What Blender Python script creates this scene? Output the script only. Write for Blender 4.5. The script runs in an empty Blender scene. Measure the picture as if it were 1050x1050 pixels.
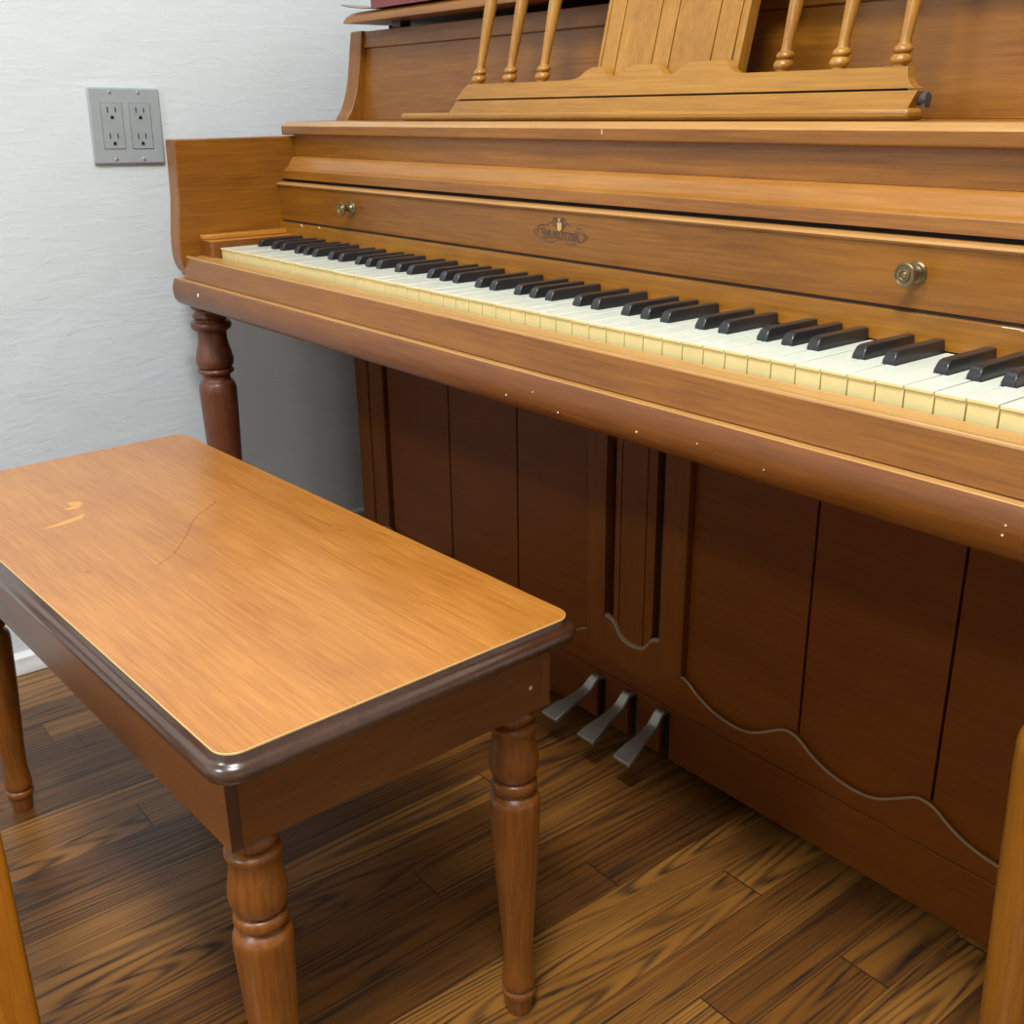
import bpy, bmesh, math, random
from mathutils import Matrix, Vector

random.seed(7)
sc = bpy.context.scene
COL = sc.collection
ZS = 0.665            # height of the white key tops above the floor; build heights are measured from the key tops
V = Vector

# ------------------------------------------------------------------ camera
cam_d = bpy.data.cameras.new('camera')
cam = bpy.data.objects.new('camera', cam_d)
COL.objects.link(cam)
cam_d.sensor_width = 36.0
cam_d.lens = 36.0 * 1105.86 / 1050.0
cam_d.clip_start = 0.02
ra, rb, rc = 1.2136475, 0.0118442, 0.8953510
cam.matrix_world = (Matrix.Translation((1.536526, -0.678049, 0.185255 + ZS))
                    @ Matrix.Rotation(rc, 4, 'Z') @ Matrix.Rotation(rb, 4, 'Y') @ Matrix.Rotation(ra, 4, 'X'))
sc.camera = cam

# ------------------------------------------------------------------ world, lights, exposure
w = bpy.data.worlds.new('room_air'); sc.world = w; w.use_nodes = True
w.node_tree.nodes['Background'].inputs[0].default_value = (0.88, 0.94, 1.0, 1)
w.node_tree.nodes['Background'].inputs[1].default_value = 0.25
sc.view_settings.view_transform = 'Standard'
sc.view_settings.look = 'None'
sc.view_settings.gamma = 1.0
sc.view_settings.use_curve_mapping = False
sc.view_settings.exposure = 0.26

def area(name, loc, sx, sy, power, col):
    l = bpy.data.lights.new(name, 'AREA'); l.shape = 'RECTANGLE'; l.size = sx; l.size_y = sy
    l.energy = power; l.color = col
    o = bpy.data.objects.new(name, l); o.location = loc; COL.objects.link(o)
    return o
CEIL = 2.5
LIGHTS = [(1.50, -0.85, 41, (0.97, 0.985, 0.98)), (0.72, -0.40, 6, (0.92, 0.98, 1.0)), (0.95, -2.5, 34, (0.90, 0.98, 1.0))]  # last panel is unseen, added as fill from far
for lx, ly, lp, lc in LIGHTS:
    area('ceiling_panel_or_fill_light', (lx, ly, CEIL - 0.06), 0.50, 0.36, lp, lc)

# ------------------------------------------------------------------ materials
def new_mat(name):
    m = bpy.data.materials.new(name); m.use_nodes = True
    nt = m.node_tree; b = nt.nodes['Principled BSDF']
    return m, nt, b
def nd(nt, t, **k):
    n = nt.nodes.new(t)
    for a, v in k.items(): setattr(n, a, v)
    return n
def mth(nt, op, a, b=None, c=None):
    n = nd(nt, 'ShaderNodeMath', operation=op)
    for i, v in enumerate((a, b, c)):
        if v is None: continue
        if isinstance(v, (int, float)): n.inputs[i].default_value = v
        else: nt.links.new(v, n.inputs[i])
    return n.outputs[0]
def mixc(nt, f, a, b, blend='MIX'):
    n = nd(nt, 'ShaderNodeMix', data_type='RGBA', blend_type=blend)
    for k, v in ((0, f), (6, a), (7, b)):
        if isinstance(v, (int, float)): n.inputs[k].default_value = v
        elif isinstance(v, tuple): n.inputs[k].default_value = (*v, 1)
        else: nt.links.new(v, n.inputs[k])
    return n.outputs[2]
def ramp(nt, f, stops):
    n = nd(nt, 'ShaderNodeValToRGB')
    e = n.color_ramp.elements
    while len(e) < len(stops): e.new(0.5)
    for i, (p, c) in enumerate(stops):
        e[i].position = p; e[i].color = (*c, 1)
    nt.links.new(f, n.inputs[0])
    return n.outputs[0]
def s2l(c):
    return tuple(((v / 255) / 12.92 if v / 255 <= .04045 else ((v / 255 + .055) / 1.055) ** 2.4) for v in c)

def wood(name, light, dark, axis='X', rough=0.38, grain=0.65, coat=0.35, blotch=0.5, spec=0.4):
    m, nt, b = new_mat(name)
    tc = nd(nt, 'ShaderNodeTexCoord')
    def noise(al, ac, det, dist=0.0, ro=0.6):
        mp = nd(nt, 'ShaderNodeMapping')
        s = [ac, ac, ac]; s['XYZ'.index(axis)] = al
        mp.inputs['Scale'].default_value = s
        nt.links.new(tc.outputs['Object'], mp.inputs[0])
        n = nd(nt, 'ShaderNodeTexNoise'); n.inputs['Scale'].default_value = 1.0
        n.inputs['Detail'].default_value = det; n.inputs['Roughness'].default_value = ro
        n.inputs['Distortion'].default_value = dist
        nt.links.new(mp.outputs[0], n.inputs['Vector'])
        return n.outputs['Fac']
    big = noise(1.8, 22, 5, 0.8)
    fine = noise(14, 330, 3)
    blot = noise(5, 6, 3, 0.5)
    f = mth(nt, 'MULTIPLY_ADD', mth(nt, 'SUBTRACT', fine, 0.5), 1.25 * grain, mth(nt, 'MULTIPLY_ADD', big, 0.75, 0.125))
    f = mth(nt, 'MULTIPLY_ADD', mth(nt, 'SUBTRACT', blot, 0.5), blotch, f)
    col = ramp(nt, f, [(0.22, dark), (0.78, light)])
    nt.links.new(col, b.inputs['Base Color'])
    r = mth(nt, 'MULTIPLY_ADD', blot, 0.16, rough - 0.08)
    nt.links.new(r, b.inputs['Roughness'])
    b.inputs['Specular IOR Level'].default_value = spec
    b.inputs['Coat Weight'].default_value = coat
    b.inputs['Coat Roughness'].default_value = 0.28
    bp = nd(nt, 'ShaderNodeBump'); bp.inputs['Strength'].default_value = 0.06; bp.inputs['Distance'].default_value = 0.001
    nt.links.new(fine, bp.inputs['Height']); nt.links.new(bp.outputs[0], b.inputs['Normal'])
    return m
def plain(name, c, rough=0.5, metal=0.0, coat=0.0, spec=0.5):
    m, nt, b = new_mat(name)
    tc = nd(nt, 'ShaderNodeTexCoord')
    n = nd(nt, 'ShaderNodeTexNoise'); n.inputs['Scale'].default_value = 40; n.inputs['Detail'].default_value = 4
    nt.links.new(tc.outputs['Object'], n.inputs['Vector'])
    col = mixc(nt, n.outputs['Fac'], tuple(v * 0.88 for v in c), tuple(min(1, v * 1.1) for v in c))
    nt.links.new(col, b.inputs['Base Color'])
    b.inputs['Roughness'].default_value = rough; b.inputs['Metallic'].default_value = metal
    b.inputs['Coat Weight'].default_value = coat; b.inputs['Specular IOR Level'].default_value = spec
    return m

PL, PD = (0.33, 0.122, 0.008), (0.165, 0.050, 0.002)
W_x = wood('walnut_veneer_long', PL, PD, 'X')
W_y = wood('walnut_veneer_deep', PL, PD, 'Y')
W_z = wood('walnut_veneer_upright', PL, PD, 'Z')
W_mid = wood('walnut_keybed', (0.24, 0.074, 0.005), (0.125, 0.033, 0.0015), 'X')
W_low = wood('walnut_lower_panel', (0.150, 0.037, 0.0012), (0.105, 0.023, 0.0006), 'X', coat=0.06, rough=0.5, spec=0.18)  # lower case walnut, upright grain too: its shade is put into a darker colour
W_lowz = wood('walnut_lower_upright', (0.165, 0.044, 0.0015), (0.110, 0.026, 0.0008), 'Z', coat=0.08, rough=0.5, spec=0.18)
W_desk = wood('light_walnut_desk', (0.46, 0.215, 0.026), (0.27, 0.105, 0.008), 'X')
W_deskz = wood('light_walnut_desk_upright', (0.46, 0.215, 0.026), (0.27, 0.105, 0.008), 'Z')
W_leg = wood('shaded_turned_leg', (0.19, 0.058, 0.022), (0.09, 0.026, 0.010), 'Z', blotch=0.5)
W_leg2 = wood('lit_turned_leg', (0.31, 0.108, 0.006), (0.19, 0.056, 0.003), 'Z', blotch=0.5)
W_gold = wood('golden_keyblock', (0.55, 0.24, 0.035), (0.36, 0.13, 0.018), 'Y')
B_top = wood('bench_top_veneer', (0.56, 0.225, 0.040), (0.36, 0.118, 0.012), 'X', rough=0.30, grain=0.9, coat=0.5, blotch=0.6, spec=.5)
B_side = wood('bench_apron_wood', (0.26, 0.084, 0.010), (0.15, 0.043, 0.005), 'X')
B_sidey = wood('bench_apron_end_wood', (0.24, 0.080, 0.010), (0.13, 0.040, 0.005), 'Y')
B_rim = wood('bench_dark_moulding', (0.085, 0.032, 0.014), (0.035, 0.013, 0.006), 'X', rough=0.25, coat=0.8, spec=.5)
B_leg = wood('bench_turned_leg', (0.31, 0.098, 0.010), (0.13, 0.036, 0.003), 'Z', blotch=0.6, coat=0.3)
STOOL = wood('honey_orange_wood', (0.58, 0.22, 0.008), (0.40, 0.12, 0.004), 'Z')
WORN_SHEEN = wood('worn_and_sheen_edge_wood', (0.56, 0.30, 0.095), (0.42, 0.20, 0.05), 'X', coat=.5)  # pale for worn varnish, with edge highlights painted in as well
DARK = plain('dark_gap', (0.012, 0.008, 0.006), 0.8)
EDGE = plain('pale_edge_line', (0.75, 0.50, 0.20), 0.4)
DUST = plain('dusty_bead', (0.21, 0.115, 0.05), 0.7)
IVORY = plain('white_key_plastic', (0.80, 0.83, 0.70), 0.22, coat=0.3)
YEL = plain('yellowed_key_front', (0.80, 0.66, 0.30), 0.35)
EBON = plain('black_key_plastic', (0.018, 0.018, 0.020), 0.32, coat=0.2)
BRASS = plain('antique_brass', (0.25, 0.19, 0.10), 0.35, metal=0.9)
STEEL = plain('worn_pedal_steel', (0.36, 0.34, 0.29), 0.42, metal=0.85)
GREYM = plain('grey_hinge_metal', (0.10, 0.095, 0.09), 0.5, metal=0.5)
INK = plain('emblem_ink', (0.10, 0.055, 0.028), 0.5)
INKL = plain('emblem_gold', (0.62, 0.33, 0.11), 0.5)
CHIP = plain('bare_chip', (0.80, 0.66, 0.48), 0.7)
BOOKR = plain('maroon_book_cover', (0.19, 0.011, 0.014), 0.3, coat=0.5)
PAPER = plain('book_pages', (0.75, 0.72, 0.64), 0.8)
PLATE = plain('grey_wall_plate', (0.38, 0.41, 0.425), 0.4)
PLATE2 = plain('grey_receptacle', (0.36, 0.39, 0.405), 0.35)
SCREW = plain('screw_metal', (0.45, 0.46, 0.46), 0.35, metal=0.7)
WHITEP = plain('white_trim_paint', (0.78, 0.79, 0.78), 0.4)
CEILM = plain('white_ceiling_paint', (0.82, 0.82, 0.80), 0.9)

def wall_mat():
    m, nt, b = new_mat('painted_plaster')
    tc = nd(nt, 'ShaderNodeTexCoord')
    def noise(sx, sy, sz, det, dist=0.0):
        mp = nd(nt, 'ShaderNodeMapping'); mp.inputs['Scale'].default_value = (sx, sy, sz)
        nt.links.new(tc.outputs['Object'], mp.inputs[0])
        n = nd(nt, 'ShaderNodeTexNoise'); n.inputs['Scale'].default_value = 1; n.inputs['Detail'].default_value = det
        n.inputs['Distortion'].default_value = dist
        nt.links.new(mp.outputs[0], n.inputs['Vector']); return n.outputs['Fac']
    big = noise(5, 5, 7, 3, 0.6); streak = noise(12, 12, 60, 4, 1.2); fine = noise(160, 160, 220, 3)
    ridge = mth(nt, 'SUBTRACT', 1.0, mth(nt, 'ABSOLUTE', mth(nt, 'MULTIPLY_ADD', noise(9, 9, 22, 5, 1.5), 22.0, -11.0)))
    ridge = mth(nt, 'MAXIMUM', ridge, 0.0)
    h = mth(nt, 'ADD', mth(nt, 'MULTIPLY', big, 1.6), mth(nt, 'MULTIPLY', streak, 0.40))
    h = mth(nt, 'ADD', h, mth(nt, 'MULTIPLY', fine, 0.10))
    h = mth(nt, 'ADD', h, mth(nt, 'MULTIPLY', ridge, 0.07))
    bp = nd(nt, 'ShaderNodeBump'); bp.inputs['Strength'].default_value = 0.42; bp.inputs['Distance'].default_value = 0.004
    nt.links.new(h, bp.inputs['Height']); nt.links.new(bp.outputs[0], b.inputs['Normal'])
    col = mixc(nt, big, (0.71, 0.765, 0.785), (0.77, 0.82, 0.84))
    nt.links.new(col, b.inputs['Base Color']); b.inputs['Roughness'].default_value = 0.55
    return m
WALL = wall_mat()

def floor_mat():
    m, nt, b = new_mat('oak_strip_floor')
    tc = nd(nt, 'ShaderNodeTexCoord')
    sp = nd(nt, 'ShaderNodeSeparateXYZ'); nt.links.new(tc.outputs['Object'], sp.inputs[0])
    W = 0.0575
    u = mth(nt, 'DIVIDE', mth(nt, 'ADD', sp.outputs[0], 5.0), W)
    row = mth(nt, 'FLOOR', u); fu = mth(nt, 'FRACT', u)
    wn = nd(nt, 'ShaderNodeTexWhiteNoise', noise_dimensions='1D'); nt.links.new(row, wn.inputs['W'])
    L = 0.95
    v = mth(nt, 'DIVIDE', mth(nt, 'ADD', sp.outputs[1], mth(nt, 'MULTIPLY_ADD', wn.outputs['Value'], 1.9, 5.0)), L)
    cell = mth(nt, 'FLOOR', v); fv = mth(nt, 'FRACT', v)
    cb = nd(nt, 'ShaderNodeCombineXYZ'); nt.links.new(row, cb.inputs[0]); nt.links.new(cell, cb.inputs[1])
    w2 = nd(nt, 'ShaderNodeTexWhiteNoise', noise_dimensions='3D'); nt.links.new(cb.outputs[0], w2.inputs['Vector'])
    rnd = w2.outputs['Value']
    rx = mth(nt, 'MULTIPLY', rnd, 37.0)
    def noise(ax, ay, det, dist, off=0.0):
        c = nd(nt, 'ShaderNodeCombineXYZ')
        nt.links.new(mth(nt, 'MULTIPLY_ADD', sp.outputs[0], ax, rx), c.inputs[0])
        nt.links.new(mth(nt, 'MULTIPLY_ADD', sp.outputs[1], ay, rx), c.inputs[1])
        nt.links.new(mth(nt, 'ADD', rx, off), c.inputs[2])
        n = nd(nt, 'ShaderNodeTexNoise'); n.inputs['Scale'].default_value = 1
        n.inputs['Detail'].default_value = det; n.inputs['Distortion'].default_value = dist
        nt.links.new(c.outputs[0], n.inputs['Vector']); return n.outputs['Fac']
    cath = noise(13, 0.85, 1.5, 0.2); strt = noise(46, 0.45, 1.0, 0.1, 21.0)
    sel = mth(nt, 'GREATER_THAN', mth(nt, 'FRACT', mth(nt, 'MULTIPLY', rnd, 7.3)), 0.55)
    ph = mth(nt, 'ADD', mth(nt, 'MULTIPLY', mth(nt, 'MULTIPLY', cath, 175.0), mth(nt, 'SUBTRACT', 1.0, sel)), mth(nt, 'MULTIPLY', mth(nt, 'MULTIPLY', strt, 110.0), sel))
    sw = mth(nt, 'SINE', ph)
    lines = mth(nt, 'POWER', mth(nt, 'MULTIPLY_ADD', sw, 0.5, 0.5), 1.9)
    pores = noise(420, 14, 2, 0.0, 3.0)
    pores = mth(nt, 'MULTIPLY', mth(nt, 'SUBTRACT', pores, 0.40), 4.0)
    pores = mth(nt, 'MINIMUM', mth(nt, 'MAXIMUM', pores, 0.0), 1.0)
    brk = noise(60, 5, 3, 0.3, 9.0)
    dark = mth(nt, 'MULTIPLY', lines, mth(nt, 'MULTIPLY_ADD', pores, 0.55, 0.45))
    dark = mth(nt, 'MULTIPLY', dark, mth(nt, 'MINIMUM', mth(nt, 'MULTIPLY', brk, 1.7), 1.0))
    tone = noise(20, 2.0, 3, 0.5, 5.0)
    tf = mth(nt, 'ADD', mth(nt, 'MULTIPLY', rnd, 0.75), mth(nt, 'MULTIPLY', mth(nt, 'SUBTRACT', tone, 0.35), 0.8))
    base = ramp(nt, tf, [(0.0, (0.095, 0.032, 0.005)), (0.45, (0.205, 0.078, 0.013)), (0.95, (0.40, 0.175, 0.032))])
    col = mixc(nt, mth(nt, 'MINIMUM', mth(nt, 'MULTIPLY', dark, 1.15), 0.95), base, (0.022, 0.009, 0.004))
    gap = mth(nt, 'ADD', mth(nt, 'LESS_THAN', fu, 0.018), mth(nt, 'LESS_THAN', fv, 0.0022))
    gap = mth(nt, 'MINIMUM', gap, 1.0)
    col = mixc(nt, mth(nt, 'MULTIPLY', gap, 0.85), col, (0.012, 0.008, 0.005))
    nt.links.new(col, b.inputs['Base Color'])
    nt.links.new(mth(nt, 'MULTIPLY_ADD', dark, 0.25, 0.36), b.inputs['Roughness'])
    b.inputs['Coat Weight'].default_value = 0.25; b.inputs['Coat Roughness'].default_value = 0.25
    bp = nd(nt, 'ShaderNodeBump'); bp.inputs['Strength'].default_value = 0.35; bp.inputs['Distance'].default_value = 0.0012
    nt.links.new(mth(nt, 'SUBTRACT', mth(nt, 'MULTIPLY', dark, -0.5), mth(nt, 'MULTIPLY', gap, 1.5)), bp.inputs['Height'])
    nt.links.new(bp.outputs[0], b.inputs['Normal'])
    return m
FLOOR = floor_mat()

# ------------------------------------------------------------------ mesh helpers
def add_box(bm, x0, x1, y0, y1, z0, z1, mi=0, rot=None, about=None):
    vs = [bm.verts.new((x, y, z)) for x in (x0, x1) for y in (y0, y1) for z in (z0, z1)]
    if rot:
        for v in vs: v.co = rot @ (v.co - about) + about
    for f in ((0, 1, 3, 2), (4, 6, 7, 5), (0, 4, 5, 1), (2, 3, 7, 6), (0, 2, 6, 4), (1, 5, 7, 3)):
        bm.faces.new([vs[i] for i in f]).material_index = mi
def add_prism(bm, pts, axis, a0, a1, mi=0):
    """pts: outline in the two axes that are not `axis`, in xyz order; extruded from a0 to a1"""
    def P(p, a):
        if axis == 'X': return (a, p[0], p[1])
        if axis == 'Y': return (p[0], a, p[1])
        return (p[0], p[1], a)
    lo = [bm.verts.new(P(p, a0)) for p in pts]; hi = [bm.verts.new(P(p, a1)) for p in pts]
    fs = [bm.faces.new(lo), bm.faces.new(hi[::-1])]
    n = len(pts)
    for i in range(n):
        fs.append(bm.faces.new((lo[i], hi[i], hi[(i + 1) % n], lo[(i + 1) % n])))
    for f in fs: f.material_index = mi
def add_lathe(bm, prof, cx, cy, seg=40, mi=0, mat=None):
    """prof: (r, z) from bottom to top or top to bottom; mat: optional 4x4 applied after"""
    rings = []
    for r, z in prof:
        ring = []
        for k in range(seg):
            a = 2 * math.pi * k / seg
            p = V((r * math.cos(a), r * math.sin(a), z))
            p = mat @ p if mat else p + V((cx, cy, 0))
            ring.append(bm.verts.new(p))
        rings.append(ring)
    for A, B in zip(rings, rings[1:]):
        for k in range(seg):
            bm.faces.new((A[k], A[(k + 1) % seg], B[(k + 1) % seg], B[k])).material_index = mi
    bm.faces.new(rings[0]).material_index = mi; bm.faces.new(rings[-1][::-1]).material_index = mi
def add_tube(bm, pts, r, seg=8, mi=0):
    pts = [V(p) for p in pts]; rings = []
    for i, p in enumerate(pts):
        t = (pts[min(i + 1, len(pts) - 1)] - pts[max(i - 1, 0)]).normalized()
        a = t.cross(V((0, 1, 0)))
        if a.length < 0.01: a = t.cross(V((0, 0, 1)))
        a.normalize(); b_ = t.cross(a)
        rings.append([bm.verts.new(p + r * (math.cos(k * 2 * math.pi / seg) * a + math.sin(k * 2 * math.pi / seg) * b_)) for k in range(seg)])
    for A, B in zip(rings, rings[1:]):
        for k in range(seg): bm.faces.new((A[k], A[(k + 1) % seg], B[(k + 1) % seg], B[k])).material_index = mi
    bm.faces.new(rings[0]).material_index = mi; bm.faces.new(rings[-1][::-1]).material_index = mi
def smooth_prof(pts, n=5):
    """Catmull-Rom through (r, z) points; a repeated point makes a crease"""
    out = []
    for i in range(len(pts) - 1):
        p0 = pts[max(i - 1, 0)]; p1 = pts[i]; p2 = pts[i + 1]; p3 = pts[min(i + 2, len(pts) - 1)]
        if p1 == p2: continue
        for k in range(n):
            t = k / n
            out.append(tuple(0.5 * (2 * p1[j] + (p2[j] - p0[j]) * t + (2 * p0[j] - 5 * p1[j] + 4 * p2[j] - p3[j]) * t * t
                                    + (3 * p1[j] - p0[j] - 3 * p2[j] + p3[j]) * t ** 3) for j in range(len(p1))))
    out.append(pts[-1])
    return out
def obj(name, bm, mats, parent=None, bevel=0.0, seg=2, angle=35, org=None):
    if parent is not None: org = V(parent['org_'])
    elif org is None: org = V((0, 0, 0))
    else: org = V(org)
    bmesh.ops.recalc_face_normals(bm, faces=bm.faces)
    for v in bm.verts: v.co -= org
    me = bpy.data.meshes.new(name); bm.to_mesh(me); bm.free()
    if not isinstance(mats, (list, tuple)): mats = [mats]
    for m in mats: me.materials.append(m)
    me.polygons.foreach_set('use_smooth', [True] * len(me.polygons))
    me.set_sharp_from_angle(angle=math.radians(angle))
    o = bpy.data.objects.new(name, me); COL.objects.link(o)
    if bevel:
        md = o.modifiers.new('bevel', 'BEVEL'); md.width = bevel; md.segments = seg; md.limit_method = 'ANGLE'
        md.angle_limit = math.radians(35); md.harden_normals = False
    o['org_'] = list(org)
    if parent is not None: o.parent = parent
    else: o.location = org + V((0, 0, ZS))
    return o
def thing(name, label, cat, org, group=None, rotz=0.0):
    o = bpy.data.objects.new(name, None); o.empty_display_size = 0.05; COL.objects.link(o)
    o.location = V(org) + V((0, 0, ZS)); o.rotation_euler = (0, 0, rotz)
    o['org_'] = list(org); o['label'] = label; o['category'] = cat
    if group: o['group'] = group
    return o
def struct(name, bm, mat, bevel=0.0):
    o = obj(name, bm, mat, bevel=bevel); o['kind'] = 'structure'; return o
BM = bmesh.new
def box_obj(name, x0, x1, y0, y1, z0, z1, mat, parent, bevel=0.0015):
    bm = BM(); add_box(bm, x0, x1, y0, y1, z0, z1); return obj(name, bm, mat, parent, bevel)

# ------------------------------------------------------------------ the room
FZ = -ZS
WX = -0.185          # left wall face
WB = 0.66            # back wall face
CZ = CEIL + FZ
bm = BM(); add_box(bm, WX - .1, 4.2, -3.6, WB + .1, FZ - .05, FZ); struct('floor', bm, FLOOR)
bm = BM(); add_box(bm, WX - .1, WX, -3.6, WB + .1, FZ, CZ); struct('wall_left', bm, WALL)
bm = BM(); add_box(bm, WX, 4.2, WB, WB + .1, FZ, CZ); struct('wall_back', bm, WALL)
bm = BM(); add_box(bm, 4.1, 4.2, -3.6, WB, FZ, CZ); struct('wall_right', bm, WALL)
bm = BM(); add_box(bm, WX, 4.1, -3.6, -3.5, FZ, CZ); struct('wall_front', bm, WALL)
bm = BM(); add_box(bm, WX - .1, 4.2, -3.6, WB + .1, CZ, CZ + .05); struct('ceiling', bm, CEILM)
def baseboard(name, a, b, along):
    bm = BM()
    pr = [(0, FZ), (0.012, FZ), (0.012, FZ + .012), (0.010, FZ + .016), (0.010, FZ + .028), (0.004, FZ + .034), (0, FZ + .036)]
    if along == 'Y': add_prism(bm, [(WX + p, z) for p, z in pr], 'Y', a, b)
    else: add_prism(bm, [(WB - p, z) for p, z in pr], 'X', a, b)
    return struct(name, bm, WHITEP, bevel=0.001)
baseboard('baseboard_left', -3.5, WB, 'Y')
baseboard('baseboard_back', WX + .012, 4.1, 'X')
bm = BM(); add_box(bm, WX, WX + .012, .285, .62, -.540, -.5335)
trim = struct('trim_1', bm, WHITEP, bevel=.002)

# ------------------------------------------------------------------ wall plate
pc = V((WX, -0.0495, 0.1685))
R_ = Matrix.Rotation(math.radians(-1.3), 3, 'X')
plate = thing('outlet_plate', 'grey double-gang outlet plate with four sockets, slightly crooked on the white wall', 'outlet', (WX, -.0475, .116))
def pbox(bm, y0, y1, z0, z1, x0, x1, mi=0):
    vs0 = len(bm.verts)
    add_box(bm, WX + x0, WX + x1, pc.y + y0, pc.y + y1, pc.z + z0, pc.z + z1, mi, rot=R_, about=pc)
bm = BM(); pbox(bm, -.0545, .0545, -.0545, .0545, 0, .006); obj('cover_plate', bm, PLATE, plate, bevel=.0028, seg=3)
for s in (-1, 1):
    cy = s * .0215
    bm = BM(); pbox(bm, cy - .0165, cy + .0165, -.033, .033, .001, .0063, 1); pbox(bm, cy - .0158, cy + .0158, -.0323, .0323, .001, .0070)
    rec = obj('receptacle', bm, [PLATE2, plain('receptacle_gap', (0.10, .11, .115), .7)], plate, bevel=.0004)
    bm = BM()
    for cz in (.0185, -.0185):
        pbox(bm, cy - .0068, cy - .0052, cz + .0005, cz + .0085, .0066, .00725)
        pbox(bm, cy + .0048, cy + .0064, cz + .001, cz + .0080, .0066, .00725)
        M = Matrix.Translation(pc) @ R_.to_4x4() @ Matrix.Translation((.0066, cy, cz - .006)) @ Matrix.Rotation(math.pi / 2, 4, 'Y')
        add_lathe(bm, [(.0026, 0), (.0026, .0007)], 0, 0, 16, mat=M)
        pbox(bm, cy - .0026, cy + .0026, cz - .0085, cz - .006, .0066, .00725)
    obj('socket_slots', bm, DARK, rec)
    for z in (-.0475, .0475):
        bm = BM(); M = Matrix.Translation(pc) @ R_.to_4x4() @ Matrix.Translation((.0055, cy, z)) @ Matrix.Rotation(math.pi / 2, 4, 'Y')
        add_lathe(bm, [(.0027, 0), (.0027, .0008), (.0018, .0016)], 0, 0, 16, mat=M)
        obj('screw', bm, SCREW, plate)

# ------------------------------------------------------------------ the piano
CXP = 0.611
def mir(x): return 2 * CXP - x
piano = thing('upright_piano', 'walnut-coloured console piano with open keyboard, music desk and turned front legs', 'piano', (CXP, .27, FZ))

YP = .271
# lower case: sides
for side in (0, 1):
    x0, x1 = (-.100, -.060) if not side else (mir(-.060), mir(-.100))
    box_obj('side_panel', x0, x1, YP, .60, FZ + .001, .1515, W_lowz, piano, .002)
# stiles of the lower frame
for side in (0, 1):
    x0, x1 = (-.056, -.012) if not side else (mir(-.012), mir(-.056))
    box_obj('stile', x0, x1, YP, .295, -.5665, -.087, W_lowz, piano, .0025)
# lower panel boards (five grooved boards on one sheet)
bm = BM()
edges = [-.002, .177, .350, .515, .697, .878, 1.052, mir(-.002)]
for a, b in zip(edges, edges[1:]):
    if abs(a - .515) < 1e-4: continue
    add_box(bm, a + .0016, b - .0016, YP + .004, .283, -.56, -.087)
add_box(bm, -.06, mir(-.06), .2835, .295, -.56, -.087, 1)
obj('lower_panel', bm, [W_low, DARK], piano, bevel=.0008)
# scalloped rail
half = [(.684, -.515), (.696, -.5135), (.709, -.517), (.729, -.530), (.756, -.5405), (.788, -.545), (.815, -.541), (.839, -.528), (.861, -.5155)]
pitch = .1765
curve = []
for k in range(-4, 4):
    for (x, z) in half[:-1]:
        curve.append((x + k * pitch, z))
curve = [(x, z) for x, z in curve if -.056 <= x <= mir(-.056)]
curve = [(-.056, -.53)] + curve + [(mir(-.056), -.53)]
curve = smooth_prof(curve, 4)
bm = BM()
for (xa, za), (xb, zb) in zip(curve, curve[1:]):
    if xb - xa < 1e-6: continue
    pts = [(xa, YP - .003, -.567), (xb, YP - .003, -.567), (xb, YP - .003, zb), (xa, YP - .003, za)]
    f = bm.faces.new([bm.verts.new(p) for p in pts])
    bm.faces.new([bm.verts.new(p) for p in ((xa, YP - .003, za), (xb, YP - .003, zb), (xb, YP + .006, zb), (xa, YP + .006, za))])
bmesh.ops.remove_doubles(bm, verts=bm.verts, dist=1e-6)
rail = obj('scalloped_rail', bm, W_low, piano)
bm = BM(); add_tube(bm, [(x, YP - .003, z + .0005) for x, z in curve], .0018, 8)
obj('bead', bm, DUST, rail)
# toe rail with three pedal slots
slots = [(.5405, .5575), (.603, .620), (.664, .682)]
bm = BM(); a = -.0595
for s0, s1 in slots:
    add_box(bm, a, s0, YP - .005, .2745, -.645, -.5675); a = s1
    add_box(bm, s0, s1, YP - .0049, .2745, -.5735, -.5675)
add_box(bm, a, mir(-.0595), YP - .005, .2745, -.645, -.5675)
add_box(bm, -.0595, mir(-.0595), .2760, .30, -.645, -.5675, 1)
toe = obj('toe_rail', bm, [W_low, DARK], piano, bevel=.0008)
# centre column
bm = BM()
YF = .2655
top = [(.5505, -.480), (.560, -.482), (.568, -.487), (.575, -.497), (.585, -.505), (.600, -.508), (.6035, -.508), (.622, -.505), (.632, -.497), (.639, -.487), (.647, -.482), (.6565, -.480)]
low = [(x, z) for x, z in curve if .5152 < x < .6974]
zA = [z for x, z in curve if x <= .5152][-1]; zB = [z for x, z in curve if x >= .6974][0]
U = [(.515, -.087), (.515, zA)] + low + [(.6975, zB), (.6975, -.087), (.6565, -.087)] + top[::-1] + [(.5505, -.087)]
add_prism(bm, U, 'Y', YF, .2835)
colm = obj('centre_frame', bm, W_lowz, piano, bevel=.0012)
bm = BM()
for a, b in ((.5625, .5725), (.5740, .6195), (.6210, .6370)):
    add_box(bm, a, b, .2725, .2835, -.512, -.087)
add_box(bm, .5500, .657, .2836, .285, -.512, -.087, 1)
obj('fluted_insert', bm, [W_lowz, DARK], colm, bevel=.001)
bm = BM()
add_tube(bm, [(x, .272, z + .0012) for x, z in smooth_prof(top, 3)], .0042, 8)
obj('dusty_ledge', bm, DUST, colm)
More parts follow.
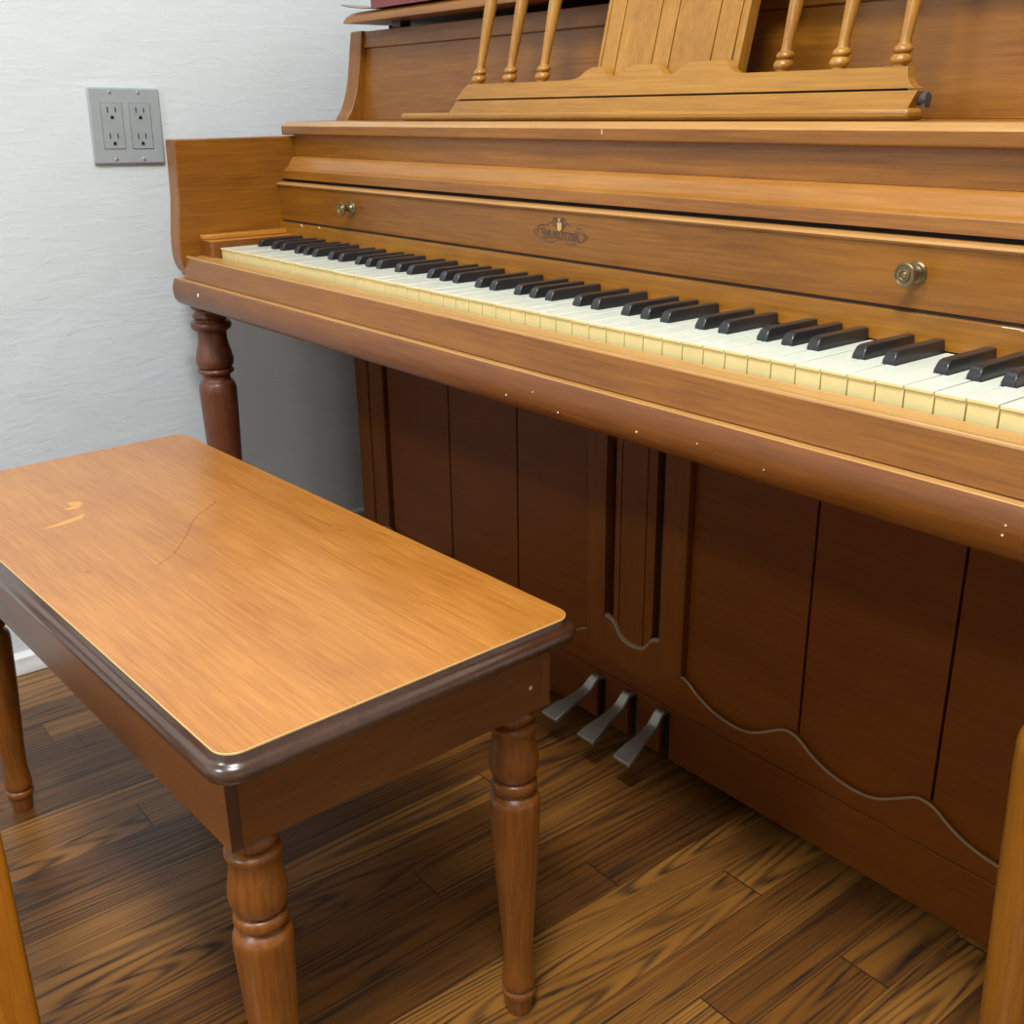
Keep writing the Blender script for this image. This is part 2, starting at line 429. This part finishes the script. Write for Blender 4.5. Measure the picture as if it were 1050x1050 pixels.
# pedals
for i, (cx, tx) in enumerate(((.546, .536), (.6085, .610), (.671, .680))):
    path = [(.285, -.583, .0070), (.270, -.5745, .0070), (.262, -.5705, .0070), (.256, -.5712, .0072), (.250, -.5765, .0075), (.243, -.5840, .0080), (.234, -.5895, .0082),
            (.214, -.5965, .0098), (.198, -.6020, .0132), (.183, -.6080, .0150), (.177, -.6105, .0152)]
    path = smooth_prof(path, 3)
    bm = BM(); R0 = None
    for (y, z, hw) in path:
        sx = cx + (tx - cx) * max(0, (0.262 - y) / .082)
        ring = [bm.verts.new(p) for p in ((sx - hw, y, z), (sx + hw, y, z), (sx + hw, y + .002, z - .0065), (sx - hw, y + .002, z - .0065))]
        if R0:
            for k in range(4): bm.faces.new((R0[k], R0[(k + 1) % 4], ring[(k + 1) % 4], ring[k]))
        else: bm.faces.new(ring)
        R0 = ring
    bm.faces.new(R0[::-1])
    obj('pedal', bm, STEEL, piano, bevel=.0012)

# key bed
bed = [(-.036, -.0452), (-.0500, -.0452), (-.0508, -.0458), (-.0525, -.0500), (-.0545, -.0570), (-.0552, -.0640), (-.0535, -.0750), (-.0480, -.0825), (-.038, -.0862), (.30, -.0865), (.30, -.0452)]
bm = BM(); add_prism(bm, bed, 'X', -.062, mir(-.062))
for f in bm.faces:
    if len(f.verts) == 4 and f.calc_center_median().z > -.0457: f.material_index = 2
# small chips and dents in the varnish along the front
for x, z, r in ((.0305, -.0604, .0030), (.745, -.0709, .0012), (.7846, -.0605, .0010), (.8205, -.0728, .0012), (.9207, -.0691, .0014), (.9883, -.0639, .0010), (1.241, -.0587, .0010), (1.240, -.0655, .0012), (1.0546, -.0692, .0008)):
    M = Matrix.Translation((x, -.0546, z)) @ Matrix.Rotation(math.pi / 2, 4, 'X')
    r *= .75 if x > .1 else 1
    add_lathe(bm, [(r, 0), (r * .9, .0008)], 0, 0, 10, 1, mat=M)
obj('key_bed', bm, [W_mid, CHIP, WORN_SHEEN], piano, bevel=.0012)
# key slip
slip = [(-.0045, -.0445), (-.0045, -.0145), (-.014, -.0138), (-.020, -.0150), (-.028, -.0140), (-.0335, -.0122), (-.0368, -.0128), (-.0376, -.0150), (-.0382, -.0200), (-.0430, -.0445)]
bm = BM(); add_prism(bm, slip, 'X', -.0415, mir(-.0415))
for f in bm.faces:
    if f.calc_center_median().z > -.0146 and len(f.verts) == 4: f.material_index = 1
obj('key_slip', bm, [W_x, WORN_SHEEN], piano, bevel=.0006)
# cheeks
cheek = [(.30, -.0445), (-.0335, -.0445), (-.0335, -.0385), (-.0385, -.0345), (-.0425, -.0255), (-.0448, -.0125), (-.0447, .0035), (-.0438, .0185), (-.0412, .040),
         (-.0390, .058), (-.0374, .0735), (-.0366, .095), (-.0362, .114), (-.0358, .135), (-.0354, .1505), (.30, .1520)]
for side in (0, 1):
    bm = BM(); x0, x1 = (-.075, -.042) if not side else (mir(-.042), mir(-.075))
    add_prism(bm, cheek, 'X', x0, x1); obj('cheek', bm, W_y, piano, bevel=.0022, seg=3)
# key blocks
for side in (0, 1):
    bm = BM()
    xa, xb = -.0415, -.0015
    outl = [(xa, .1225), (xa, -.0125), (xb - .003, -.0125), (xb, -.0095), (xb, .1225)]
    topo = [(xa, .1225), (xa, -.0125)] + [(xa + .019 * math.sin(t), -.0125 + .019 * (1 - math.cos(t))) for t in (0.5, 1.0, 1.57)] + [(xa + .019, .1225)]
    if side: outl = [(mir(x), y) for x, y in outl]; topo = [(mir(x), y) for x, y in topo]
    add_prism(bm, outl, 'Z', -.0440, .0095)
    add_prism(bm, topo, 'Z', .0095, .0165)
    for f in bm.faces:
        if f.calc_center_median().z < .0094: f.material_index = 1
    obj('key_block', bm, [W_gold, W_mid], piano, bevel=.0015)
# name strip behind the keys
bm = BM(); add_box(bm, -.0415, mir(-.0415), .1205, .150, .0008, .0266)
add_box(bm, -.0415, mir(-.0415), .1270, .150, .0266, .0300, 1)
for x, wd, h in ((.026, .006, .0026), (.030, .002, .0040), (.081, .004, .0022), (1.131, .030, .0009), (1.146, .012, .0016)):
    add_box(bm, x, x + wd, .1203, .121, .0266 - h, .0267, 2)
obj('name_strip', bm, [wood('orange_name_strip', (.38, .150, .010), (.20, .066, .003), 'X'), DARK, CHIP], piano, bevel=.0004)

# keyboard
K = .0235
for i in range(52):
    a, b = i * K + .0006, (i + 1) * K - .0006
    note = (i + 5) % 7       # 0=C 1=D 2=E 3=F 4=G 5=A 6=B ; key 0 is A
    off = {(0, 1): -.0017, (1, 2): .0017, (3, 4): -.0023, (4, 5): 0, (5, 6): .0023}
    lft = off.get((note - 1, note)) if i > 0 else None
    rgt = off.get((note, note + 1)) if i < 51 else None
    hw = .0068
    yf, yn, yb = 0.0, .0490, .1195
    pts = [(a, yf), (b, yf)]
    if rgt is not None: pts += [(b, yn), ((i + 1) * K + rgt - hw, yn), ((i + 1) * K + rgt - hw, yb)]
    else: pts += [(b, yb)]
    if lft is not None: pts += [(i * K + lft + hw, yb), (i * K + lft + hw, yn), (a, yn)]
    else: pts += [(a, yb)]
    bm = BM()
    dz = random.uniform(-.0003, .0003)
    add_prism(bm, pts, 'Z', -.0028 + dz, dz)
    body = [(x, max(y, .0014)) for x, y in pts]
    add_prism(bm, body, 'Z', -.022 + dz, -.0028 + dz, 1)
    for f in bm.faces:
        if f.material_index == 0 and all(abs(v.co.y) < 1e-5 for v in f.verts): f.material_index = 1
    obj('white_key', bm, [IVORY, YEL], piano, bevel=.00045)
for i in range(51):
    note = (i + 5) % 7
    off = {0: -.0017, 1: .0017, 3: -.0023, 4: 0, 5: .0023}.get(note)
    if off is None: continue
    cx = (i + 1) * K + off
    bm = BM()
    secs = [(.0500, -.010, .0056, -.0004, .0054), (.0500, 0, .0056, .0018, .0053), (.0515, 0, .0056, .0055, .0049), (.0535, 0, .0056, .0085, .0046), (.0562, 0, .0056, .0099, .0044), (.0600, 0, .0056, .0103, .0043), (.1200, 0, .0056, .0103, .0043)]
    R0 = None
    for (y, _, hb, zt, ht) in secs[1:]:
        ring = [bm.verts.new(p) for p in ((cx - hb, y, -.010), (cx + hb, y, -.010), (cx + hb, y, .0012), (cx + ht, y, zt), (cx - ht, y, zt), (cx - hb, y, .0012))]
        if R0:
            for k in range(6): bm.faces.new((R0[k], R0[(k + 1) % 6], ring[(k + 1) % 6], ring[k]))
        else: bm.faces.new(ring)
        R0 = ring
    bm.faces.new(R0[::-1])
    obj('black_key', bm, EBON, piano, bevel=.0008, angle=50)
box_obj('key_frame', -.0015, mir(-.0015), .006, .30, -.0445, -.0222, DARK, piano, 0)

# fallboard (open) with knobs and emblem
XL, XR = -.0415, mir(-.0415)
fb = [(.1262, .0293), (.1228, .0785), (.1205, .0800), (.1198, .0822), (.1212, .0842), (.1250, .0852), (.1300, .0858), (.150, .0858), (.150, .0293)]
bm = BM(); add_prism(bm, fb, 'X', XL, XR)
for f in bm.faces:
    c_ = f.calc_center_median()
    if len(f.verts) == 4 and .0830 < c_.z < .0856 and c_.y < .129: f.material_index = 1  # highlight along the lip top painted in
fall = obj('fallboard', bm, [W_x, WORN_SHEEN], piano, bevel=.0006)
def fy(z): return .1262 - (z - .030) * .0701
for cx in (.174, 1.053):
    bm = BM()
    M = Matrix.Translation((cx, fy(.0585), .0585)) @ Matrix.Rotation(math.pi / 2, 4, 'X')
    add_lathe(bm, [(.0092, -.001), (.0092, .0012), (.0080, .0026), (.0060, .0028), (.0045, .0045), (.0038, .0095), (.0048, .0125), (.0078, .0142), (.0095, .0160), (.0096, .0178),
                   (.0088, .0188), (.0076, .0186), (.0070, .0178), (.0056, .0178), (.0050, .0190), (.0036, .0192), (.0030, .0184), (.0020, .0192), (.0006, .0196)], 0, 0, 32, mat=M)
    obj('knob', bm, BRASS, fall)
# emblem
bm = BM()
def epoly(pts, rr=.00055):
    add_tube(bm, [(x, fy(z) - .0001, z) for x, z in pts], rr, 6)
def arc(cx, cz, rx, rz, a0, a1, n=14):
    return [(cx + rx * math.cos(math.radians(a0 + (a1 - a0) * k / n)), cz + rz * math.sin(math.radians(a0 + (a1 - a0) * k / n))) for k in range(n + 1)]
EX = .617
for s in (-1, 1):
    def mx(l): return [(EX + s * (x), z) for x, z in l]
    epoly(mx(arc(.0285, .0575, .0100, .0074, 120, -130)) if s < 0 else mx(arc(.0300, .0570, .0110, .0075, 100, -95)), .0006)
    epoly(mx(arc(.0408, .0560, .0036, .0032, 150, -150)), .0006)
    epoly(mx([(.0240, .0615), (.0330, .0600), (.0375, .0585)]), .0005)
    epoly(mx(arc(.0170, .0482, .0085, .0016, 190, 350)), .0006)
    epoly(mx(arc(.0135, .0630, .0070, .0050, 15, 185)), .0006)
    epoly(mx(arc(.0075, .0690, .0032, .0045, -60, 240)), .0006)
    for (x, z) in ((.0065, .0655), (.0060, .0690), (.0075, .0720), (.0050, .0735)):
        M = Matrix.Translation((EX + s * x, fy(z), z)) @ Matrix.Rotation(math.pi / 2, 4, 'X')
        add_lathe(bm, [(.0016, -.0002), (.0015, .0003)], 0, 0, 8, mat=M)
add_prism(bm, [(EX - .0050, .0605), (EX - .0065, .0690), (EX - .0035, .0755), (EX, .0775), (EX + .0035, .0755), (EX + .0065, .0690), (EX + .0050, .0605), (EX, .0582)], 'Y', fy(.068) - .0003, fy(.068) + .001)
add_prism(bm, [(EX - .0034, .0610), (EX - .0036, .0685), (EX + .0036, .0685), (EX + .0034, .0610), (EX, .0592)], 'Y', fy(.064) - .0007, fy(.064), 1)
add_prism(bm, [(EX - .0012, .0697), (EX - .0016, .0715), (EX, .0732), (EX + .0016, .0715), (EX + .0012, .0697)], 'Y', fy(.071) - .0007, fy(.071), 1)
def add_text(bm, body, size, cx, z, shear=0):
    c = bpy.data.curves.new('t', 'FONT'); c.body = body; c.size = size; c.extrude = .00025; c.align_x = 'CENTER'; c.offset = size * .030
    to = bpy.data.objects.new('t', c); COL.objects.link(to)
    bpy.context.view_layer.update()
    me = bpy.data.meshes.new_from_object(to.evaluated_get(bpy.context.evaluated_depsgraph_get()))
    M = Matrix.Translation((cx, fy(z) - .0003, z)) @ Matrix.Rotation(math.pi / 2 + .07, 4, 'X')
    me.transform(M); bm.from_mesh(me)
    bpy.data.objects.remove(to); bpy.data.curves.remove(c); bpy.data.meshes.remove(me)
add_text(bm, 'W', .0135, EX - .0240, .0508)
add_text(bm, 'URLITZER', .0112, EX + .0070, .0508)
obj('maker_emblem', bm, [INK, INKL], fall)

# moulding above the fallboard
cove = [(.1305, .0900), (.1330, .1020), (.1345, .1032), (.1375, .1040), (.1410, .1062), (.1440, .1100), (.1465, .1150), (.1495, .1190), (.1530, .1212), (.1562, .1222), (.180, .1222), (.180, .0900)]
bm = BM(); add_prism(bm, cove, 'X', XL, XR)
for f in bm.faces:
    if len(f.verts) == 4 and f.calc_center_median().z > .1025 and f.calc_center_median().y < .160 and f.calc_center_median().z < .1222: f.material_index = 1  # concave faces paler: ceiling light painted into the wood
obj('cove_moulding', bm, [W_x, wood('ceiling_lit_cove_wood', (.43, .185, .034), (.28, .105, .014), 'X')], piano, bevel=.0004)
box_obj('moulding_recess', XL, XR, .137, .178, .0858, .0900, DARK, piano, 0)
box_obj('fascia', XL, XR, .1563, .178, .1222, .1530, W_x, piano, .0005)
shelf = [(.1455, .1545), (.1455, .1655), (.1465, .1668), (.1500, .1682), (.1550, .1712), (.158, .1722), (.60, .1728), (.60, .1530), (.1470, .1530)]
bm = BM(); add_prism(bm, shelf, 'X', -.060, mir(-.060))
add_box(bm, .6580, .6596, .1452, .147, .1595, .1650, 1)
for f in bm.faces:
    c_ = f.calc_center_median()
    if len(f.verts) == 4 and f.material_index == 0 and .1657 < c_.z < .1722 and c_.y < .158: f.material_index = 2  # grazing sheen on the front bevel painted as pale wood
obj('shelf', bm, [W_x, CHIP, WORN_SHEEN], piano, bevel=.0012)

# upper case
for side in (0, 1):
    x0, x1 = (-.090, -.056) if not side else (mir(-.056), mir(-.090))
    br = smooth_prof([(.2600, .1515), (.2600, .173), (.271, .190), (.282, .219), (.289, .255), (.293, .283), (.2965, .304)], 4) + [(.60, .304), (.60, .1515)]
    bm = BM(); add_prism(bm, br, 'X', x0, x1); obj('side_bracket', bm, W_z, piano, bevel=.0015)
bm = BM(); add_prism(bm, [(.2905, .1728), (.3035, .279), (.320, .279), (.320, .1728)], 'X', -.0555, mir(-.0555)); up = obj('upper_panel', bm, W_x, piano)
bm = BM(); add_prism(bm, [(.2990, .279), (.3010, .3030), (.330, .3030), (.330, .279)], 'X', -.0555, mir(-.0555)); obj('panel_rail', bm, W_x, up, bevel=.001)
box_obj('back_board', -.060, mir(-.060), .60, .62, -.62, .304, W_low, piano, .001)
# lid with rounded edges
bm = BM()
prof = [(0, 0), (.0005, .003), (.004, .009), (.010, .0135), (.018, .016), (.03, .0165)]
x0, x1, y0, y1, zb = -.052, mir(-.052), .262, .625, .3125
R0 = None
for d, h in prof:
    ring = [bm.verts.new(p) for p in ((x0 + d, y0 + d, zb + h), (x1 - d, y0 + d, zb + h), (x1 - d, y1 - d * .2, zb + h), (x0 + d, y1 - d * .2, zb + h))]
    if R0:
        for k in range(4): bm.faces.new((R0[k], R0[(k + 1) % 4], ring[(k + 1) % 4], ring[k]))
    else: bm.faces.new(ring)
    R0 = ring
bm.faces.new(R0[::-1])
lid = obj('lid', bm, W_x, piano)
for x in (.030, mir(.030)):
    bm = BM(); add_box(bm, x - .012, x + .012, .305, .325, .3031, .3125); add_box(bm, x - .018, x - .013, .303, .330, .3031, .308)
    obj('lid_hinge', bm, GREYM, lid, bevel=.001)
box_obj('lid_spacer', -.050, mir(-.050), .598, .62, .304, .3125, W_low, lid, 0)

# piano front legs
def leg_profile(pts): return smooth_prof(pts, 5)
PLg = [(.0285, -.0865), (.0285, -.093), (.0285, -.093), (.0235, -.098), (.0255, -.1035), (.0272, -.107), (.0240, -.1115), (.0238, -.1135), (.0238, -.1135),
       (.0290, -.1155), (.0312, -.1210), (.0290, -.1265), (.0235, -.1290), (.0235, -.1290), (.0222, -.136), (.0235, -.150), (.0275, -.166), (.0290, -.177), (.0265, -.1855), (.0235, -.1875), (.0235, -.1875),
       (.0265, -.1890), (.0280, -.1925), (.0262, -.1960), (.0220, -.1975), (.0220, -.1975), (.0213, -.203), (.0225, -.2075), (.0225, -.2075), (.0265, -.2120), (.0288, -.2200), (.0290, -.230), (.0283, -.262),
       (.0262, -.33), (.0230, -.42), (.0190, -.51), (.0165, -.575), (.0170, -.600), (.0195, -.618), (.0190, -.626), (.0190, -.626), (.0160, -.629), (.0178, -.636), (.0178, -.636), (.0150, -.655), (.0140, FZ + .0002)]
for cx, m in ((-.057, W_leg), (mir(-.057), W_leg2)):  # same leg wood: left one's shade, right one's light put into the colours
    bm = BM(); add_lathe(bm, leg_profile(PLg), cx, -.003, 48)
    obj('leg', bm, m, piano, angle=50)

# music desk
desk = box_obj('desk_tray', .238, 1.0005, .170, .196, .1730, .1825, W_desk, piano, .0035)
KL = .25
def dy(z): return .186 + (z - .2155) * KL
def lean(bm):
    for v in bm.verts: v.co.y += (v.co.z - .2155) * KL
def desk_obj(name, bm, mat, bevel): lean(bm); return obj(name, bm, mat, desk, bevel)
bm = BM(); add_box(bm, .352, .983, .1900, .1984, .190, .205, 1); add_prism(bm, [(.336, .1815), (.349, .1963), (.999, .1963), (.9935, .1815)], 'Y', .1872, .1985); desk_obj('lower_rail', bm, [W_desk, DARK], .0006)
out = [(.349, .1980), (.998, .1980)]
out += smooth_prof([(.998, .1980), (.9925, .2005), (.9880, .2060), (.9855, .2150)], 4)
out += [(.985, .2152), (.814, .2152)]
out += smooth_prof([(.814, .2152), (.803, .2158), (.795, .2185), (.788, .2250), (.783, .2280)], 4)
out += [(.742, .2278)] + smooth_prof([(.742, .2278), (.733, .2255), (.722, .2190), (.711, .2166), (.703, .2190), (.697, .2250), (.693, .2278)], 4)
out += [(.660, .2276)] + smooth_prof([(.660, .2276), (.651, .2255), (.640, .2190), (.629, .2166), (.620, .2190), (.614, .2250), (.610, .2276)], 4)
out += [(.597, .2276)] + smooth_prof([(.597, .2276), (.588, .2250), (.578, .2185), (.566, .2158), (.555, .2152)], 4)
out += [(.370, .2152), (.358, .2060)]
cl = []
for q in out:
    if not cl or (abs(q[0] - cl[-1][0]) + abs(q[1] - cl[-1][1])) > 1e-5: cl.append(q)
bm = BM(); add_prism(bm, cl, 'Y', .1860, .1975)
desk_obj('scalloped_desk_rail', bm, W_desk, .0006)
bm = BM()
for a, b in ((.590, .5945), (.5958, .6178), (.6192, .6718), (.6732, .6968), (.6982, .7532), (.7546, .7812), (.7826, .7915)):
    add_box(bm, a, b, .1985, .2075, .186, .3985)
add_box(bm, .5905, .791, .2076, .213, .186, .3985)
desk_obj('centre_board', bm, W_deskz, .0007)
SP = [(.0060, .2153), (.0062, .2165), (.0062, .2165), (.0085, .2190), (.0090, .2215), (.0078, .2245), (.0058, .2257), (.0058, .2257), (.0075, .2270), (.0082, .2290), (.0072, .2315), (.0052, .2330), (.0052, .2330),
      (.0050, .240), (.0060, .262), (.0072, .290), (.0074, .310), (.0064, .335), (.0050, .362), (.0048, .372), (.0075, .377), (.0078, .381), (.0055, .386), (.0055, .3985)]
for cx in (.3835, .4445, .5060, .8510, .9125, .9735):
    bm = BM(); add_lathe(bm, smooth_prof(SP, 4), cx, .1920, 24); lean(bm)
    obj('spindle', bm, W_deskz, desk, angle=50)
bm = BM(); add_prism(bm, [(.362, .3985), (.995, .3985), (.985, .420), (.79, .424), (.68, .440), (.57, .424), (.372, .420)], 'Y', .1860, .2130); desk_obj('top_rail', bm, W_desk, .002)
for x0, x1 in ((.3315, .3385), (.994, 1.0035)):
    bm = BM(); M = Matrix.Translation((x0, .1925, .1895)) @ Matrix.Rotation(math.pi / 2, 4, 'Y')
    add_lathe(bm, [(.0052, 0), (.0052, x1 - x0)], 0, 0, 20, mat=M); add_box(bm, x1 - .0032, x1 - .0002, .1885, .1965, .1826, .1895)
    obj('desk_pivot', bm, GREYM, desk)

# ------------------------------------------------------------------ book on the lid
book = thing('book', 'maroon-covered book lying on the piano lid, cover lifting off its left end', 'book', (.14, .37, .3291))
box_obj('pages', .010, .235, .275, .46, .3305, .343, PAPER, book, .001)
bm = BM()
add_box(bm, .005, .240, .272, .465, .3432, .3448)
add_box(bm, .235, .240, .272, .465, .3291, .3432)
add_box(bm, .020, .240, .2685, .272, .3291, .3448)
cs = [(.240, .3291), (.03, .3291), (.005, .3300), (-.020, .3322), (-.045, .3355), (-.066, .3395)]
pr = cs + [(x, z + .0013) for x, z in cs[::-1]]
add_prism(bm, pr, 'Y', .268, .465)
obj('cover', bm, BOOKR, book, bevel=.0003)

# ------------------------------------------------------------------ piano bench
BC = (.5368, -.2965)
bench = thing('piano_bench', 'amber rectangular piano bench with dark rounded rim and turned legs in front of the piano', 'bench', (BC[0], BC[1], FZ), rotz=math.radians(2.4))
H = -.2225
def bxy(x, y): return (BC[0] + x, BC[1] + y)
def rrect(hx, hy, r, n=6):
    pts = []
    for sx, sy, a0 in ((1, 1, 0), (-1, 1, 90), (-1, -1, 180), (1, -1, 270)):
        for k in range(n + 1):
            a = math.radians(a0 + 90 * k / n)
            pts.append((BC[0] + sx * (hx - r) + r * math.cos(a), BC[1] + sy * (hy - r) + r * math.sin(a)))
    return pts
def stack(bm, layers, mi=0, caps=True):
    """layers: (grow, z) around the rim outline"""
    R0 = None; first = None
    for g, z in layers:
        ring = [bm.verts.new((x, y, z)) for x, y in rrect(.3825 + g, .1650 + g, .017 + g * .8)]
        if R0:
            for k in range(len(ring)): bm.faces.new((R0[k], R0[(k + 1) % len(ring)], ring[(k + 1) % len(ring)], ring[k])).material_index = mi
        else: first = ring
        R0 = ring
    if caps:
        bm.faces.new(first[::-1]).material_index = mi; bm.faces.new(R0).material_index = mi
bm = BM(); stack(bm, [(-.0002, H - .0018), (0, H - .0016), (0, H - .0004)], 1, caps=False); stack(bm, [(0, H - .0005), (-.0005, H)], 1, caps=False)
bm.faces.new([bm.verts.new((x, y, H)) for x, y in rrect(.3820, .1645, .0165)])
def flat(bm, poly, z, mi): bm.faces.new([bm.verts.new((x, y, z)) for x, y in poly]).material_index = mi
SCR = smooth_prof([(.438, -.2238), (.452, -.238), (.4679, -.2603), (.485, -.275), (.5115, -.2933), (.5389, -.3147), (.5577, -.3317), (.572, -.354)], 5)
for i, (a, b) in enumerate(zip(SCR, SCR[1:])):
    d = V((b[0] - a[0], b[1] - a[1])); n_ = V((-d.y, d.x)).normalized() * .00032 * (0.4 + abs(math.sin(i * 1.3)))
    flat(bm, [(a[0] - n_.x, a[1] - n_.y), (b[0] - n_.x, b[1] - n_.y), (b[0] + n_.x, b[1] + n_.y), (a[0] + n_.x, a[1] + n_.y)], H + .00008, 2)
flat(bm, [(.3955, -.4064), (.3925, -.390), (.386, -.374), (.383, -.360), (.379, -.351), (.386, -.353), (.391, -.3575), (.395, -.362), (.397, -.374), (.3985, -.390)], H + .00006, 3)
flat(bm, [(.330, -.352), (.334, -.340), (.345, -.339), (.356, -.348), (.357, -.358), (.350, -.364), (.347, -.352)], H + .00006, 3)
obj('seat_top', bm, [B_top, EDGE, plain('scratch_line', (.16, .055, .012), .5), plain('worn_veneer', (.66, .31, .07), .35)], bench)
bm = BM(); stack(bm, [(-.03, H - .0019), (.0003, H - .0019), (.0012, H - .0045), (.0022, H - .0072), (.0042, H - .0082), (.0062, H - .0098), (.0078, H - .0125), (.0083, H - .0158), (.0076, H - .0192), (.0058, H - .0218), (.0025, H - .0232), (-.0235, H - .0236)])
obj('rim_moulding', bm, B_rim, bench, angle=60)
AT, AB = H - .0236, -.3165
ax, ay, th = .361, .157, .0165
def bb(bm, x0, x1, y0, y1, z0, z1, mi=0): add_box(bm, BC[0] + x0, BC[0] + x1, BC[1] + y0, BC[1] + y1, z0, z1, mi)
for s in (-1, 1):
    bm = BM(); y0, y1 = (ay - .0095, ay) if s > 0 else (-ay, -ay + .0095)
    bb(bm, -ax, ax, y0, y1, AB, AT)
    for f in bm.faces:
        if s < 0 and abs(abs(f.calc_center_median().x - BC[0]) - ax) < 1e-4: f.material_index = 1
    obj('long_apron', bm, [B_side, B_rim], bench, bevel=.0006)
    bm = BM(); x0, x1 = (ax - th, ax - .0006) if s > 0 else (-ax + .0006, -ax + th)
    bb(bm, x0, x1, -ay + .0096, ay - .0096, AB, AT)
    if s > 0:
        M = Matrix.Translation((BC[0] + ax - .0006, BC[1] + .134, -.292)) @ Matrix.Rotation(math.pi / 2, 4, 'Y')
        add_lathe(bm, [(.0022, 0), (.0020, .0006)], 0, 0, 12, 1, mat=M)
    obj('end_apron', bm, [B_sidey, CHIP], bench, bevel=.0006)
bm = BM(); bb(bm, -ax + th, ax - th, -ay + th, ay - th, AB + .012, AB + .018); obj('compartment_bottom', bm, B_side, bench)
BL = [(.0170, -.3166), (.0190, -.3195), (.0207, -.3230), (.0200, -.3265), (.0160, -.3285), (.0158, -.3310), (.0158, -.3310), (.0212, -.3340), (.0218, -.3375), (.0208, -.3400), (.0208, -.3400), (.0196, -.3445), (.0198, -.3510), (.0220, -.3640), (.0230, -.3730), (.0222, -.3810), (.0203, -.3870), (.0203, -.3870),
      (.0168, -.3885), (.0168, -.3905), (.0168, -.3905), (.0203, -.3930), (.0213, -.3975), (.0205, -.4010), (.0170, -.4030), (.0170, -.4055), (.0170, -.4055), (.0222, -.4110), (.0237, -.4170), (.0236, -.4270), (.0228, -.4450), (.0212, -.480), (.0178, -.535), (.0148, -.582), (.0143, -.597), (.0150, -.612), (.0166, -.626), (.0160, -.6315), (.0160, -.6315),
      (.0140, -.6335), (.0140, -.6345), (.0140, -.6345), (.0166, -.6380), (.0162, -.6430), (.0142, -.6465), (.0142, -.6465), (.0126, -.6620), (.0120, FZ + .0002)]
for sx in (-1, 1):
    for sy in (-1, 1):
        bm = BM(); add_lathe(bm, smooth_prof(BL, 5), BC[0] + sx * .3395, BC[1] + sy * .131, 40)
        for v in bm.verts:
            t = (-.3166 - v.co.z) / .348
            v.co.x += sx * .004 * t
        obj('leg', bm, B_leg, bench, angle=50)

# ------------------------------------------------------------------ foreground stool, mostly outside the frame
sx_, sy_ = .752, -.576
stool = thing('wooden_stool', 'orange wooden stool leg standing in the lower left foreground, rest out of frame', 'stool', (sx_ - .18, sy_ - .17, FZ))
TZ = -.20
for ix, iy in ((0, 0), (1, 0), (0, 1), (1, 1)):
    cx, cy = sx_ - ix * .36, sy_ - iy * .34
    bm = BM(); add_box(bm, cx - .016, cx + .016, cy - .016, cy + .016, FZ, TZ)
    obj('leg', bm, STOOL, stool, bevel=.006, seg=3)
box_obj('seat', sx_ - .376, sx_ + .016, sy_ - .356, sy_ + .016, TZ, TZ + .022, STOOL, stool, .006)

# ------------------------------------------------------------------ ceiling fittings
EM = bpy.data.materials.new('lit_diffuser'); EM.use_nodes = True
e = EM.node_tree.nodes['Principled BSDF']; e.inputs['Emission Color'].default_value = (1, .97, .92, 1); e.inputs['Emission Strength'].default_value = 3.0
for (x, y, _p, _c), lab in zip(LIGHTS, ('rectangular white ceiling panel light high in front of the bench', 'rectangular white ceiling panel light high above the keyboard', 'unseen ceiling panel added as fill light far behind the bench')):
    t = thing('ceiling_or_added_fill_light', lab, 'light', (x, y, CZ), 'ceiling panel lights')
    bm = BM()
    for a in ((-.27, .27, -.20, -.18), (-.27, .27, .18, .20), (-.27, -.25, -.18, .18), (.25, .27, -.18, .18)):
        add_box(bm, x + a[0], x + a[1], y + a[2], y + a[3], CZ - .035, CZ)
    obj('frame', bm, WHITEP, t, bevel=.002)
    box_obj('diffuser', x - .25, x + .25, y - .18, y + .18, CZ - .030, CZ - .022, EM, t, 0)

for o in bpy.data.objects:
    if 'org_' in o: del o['org_']
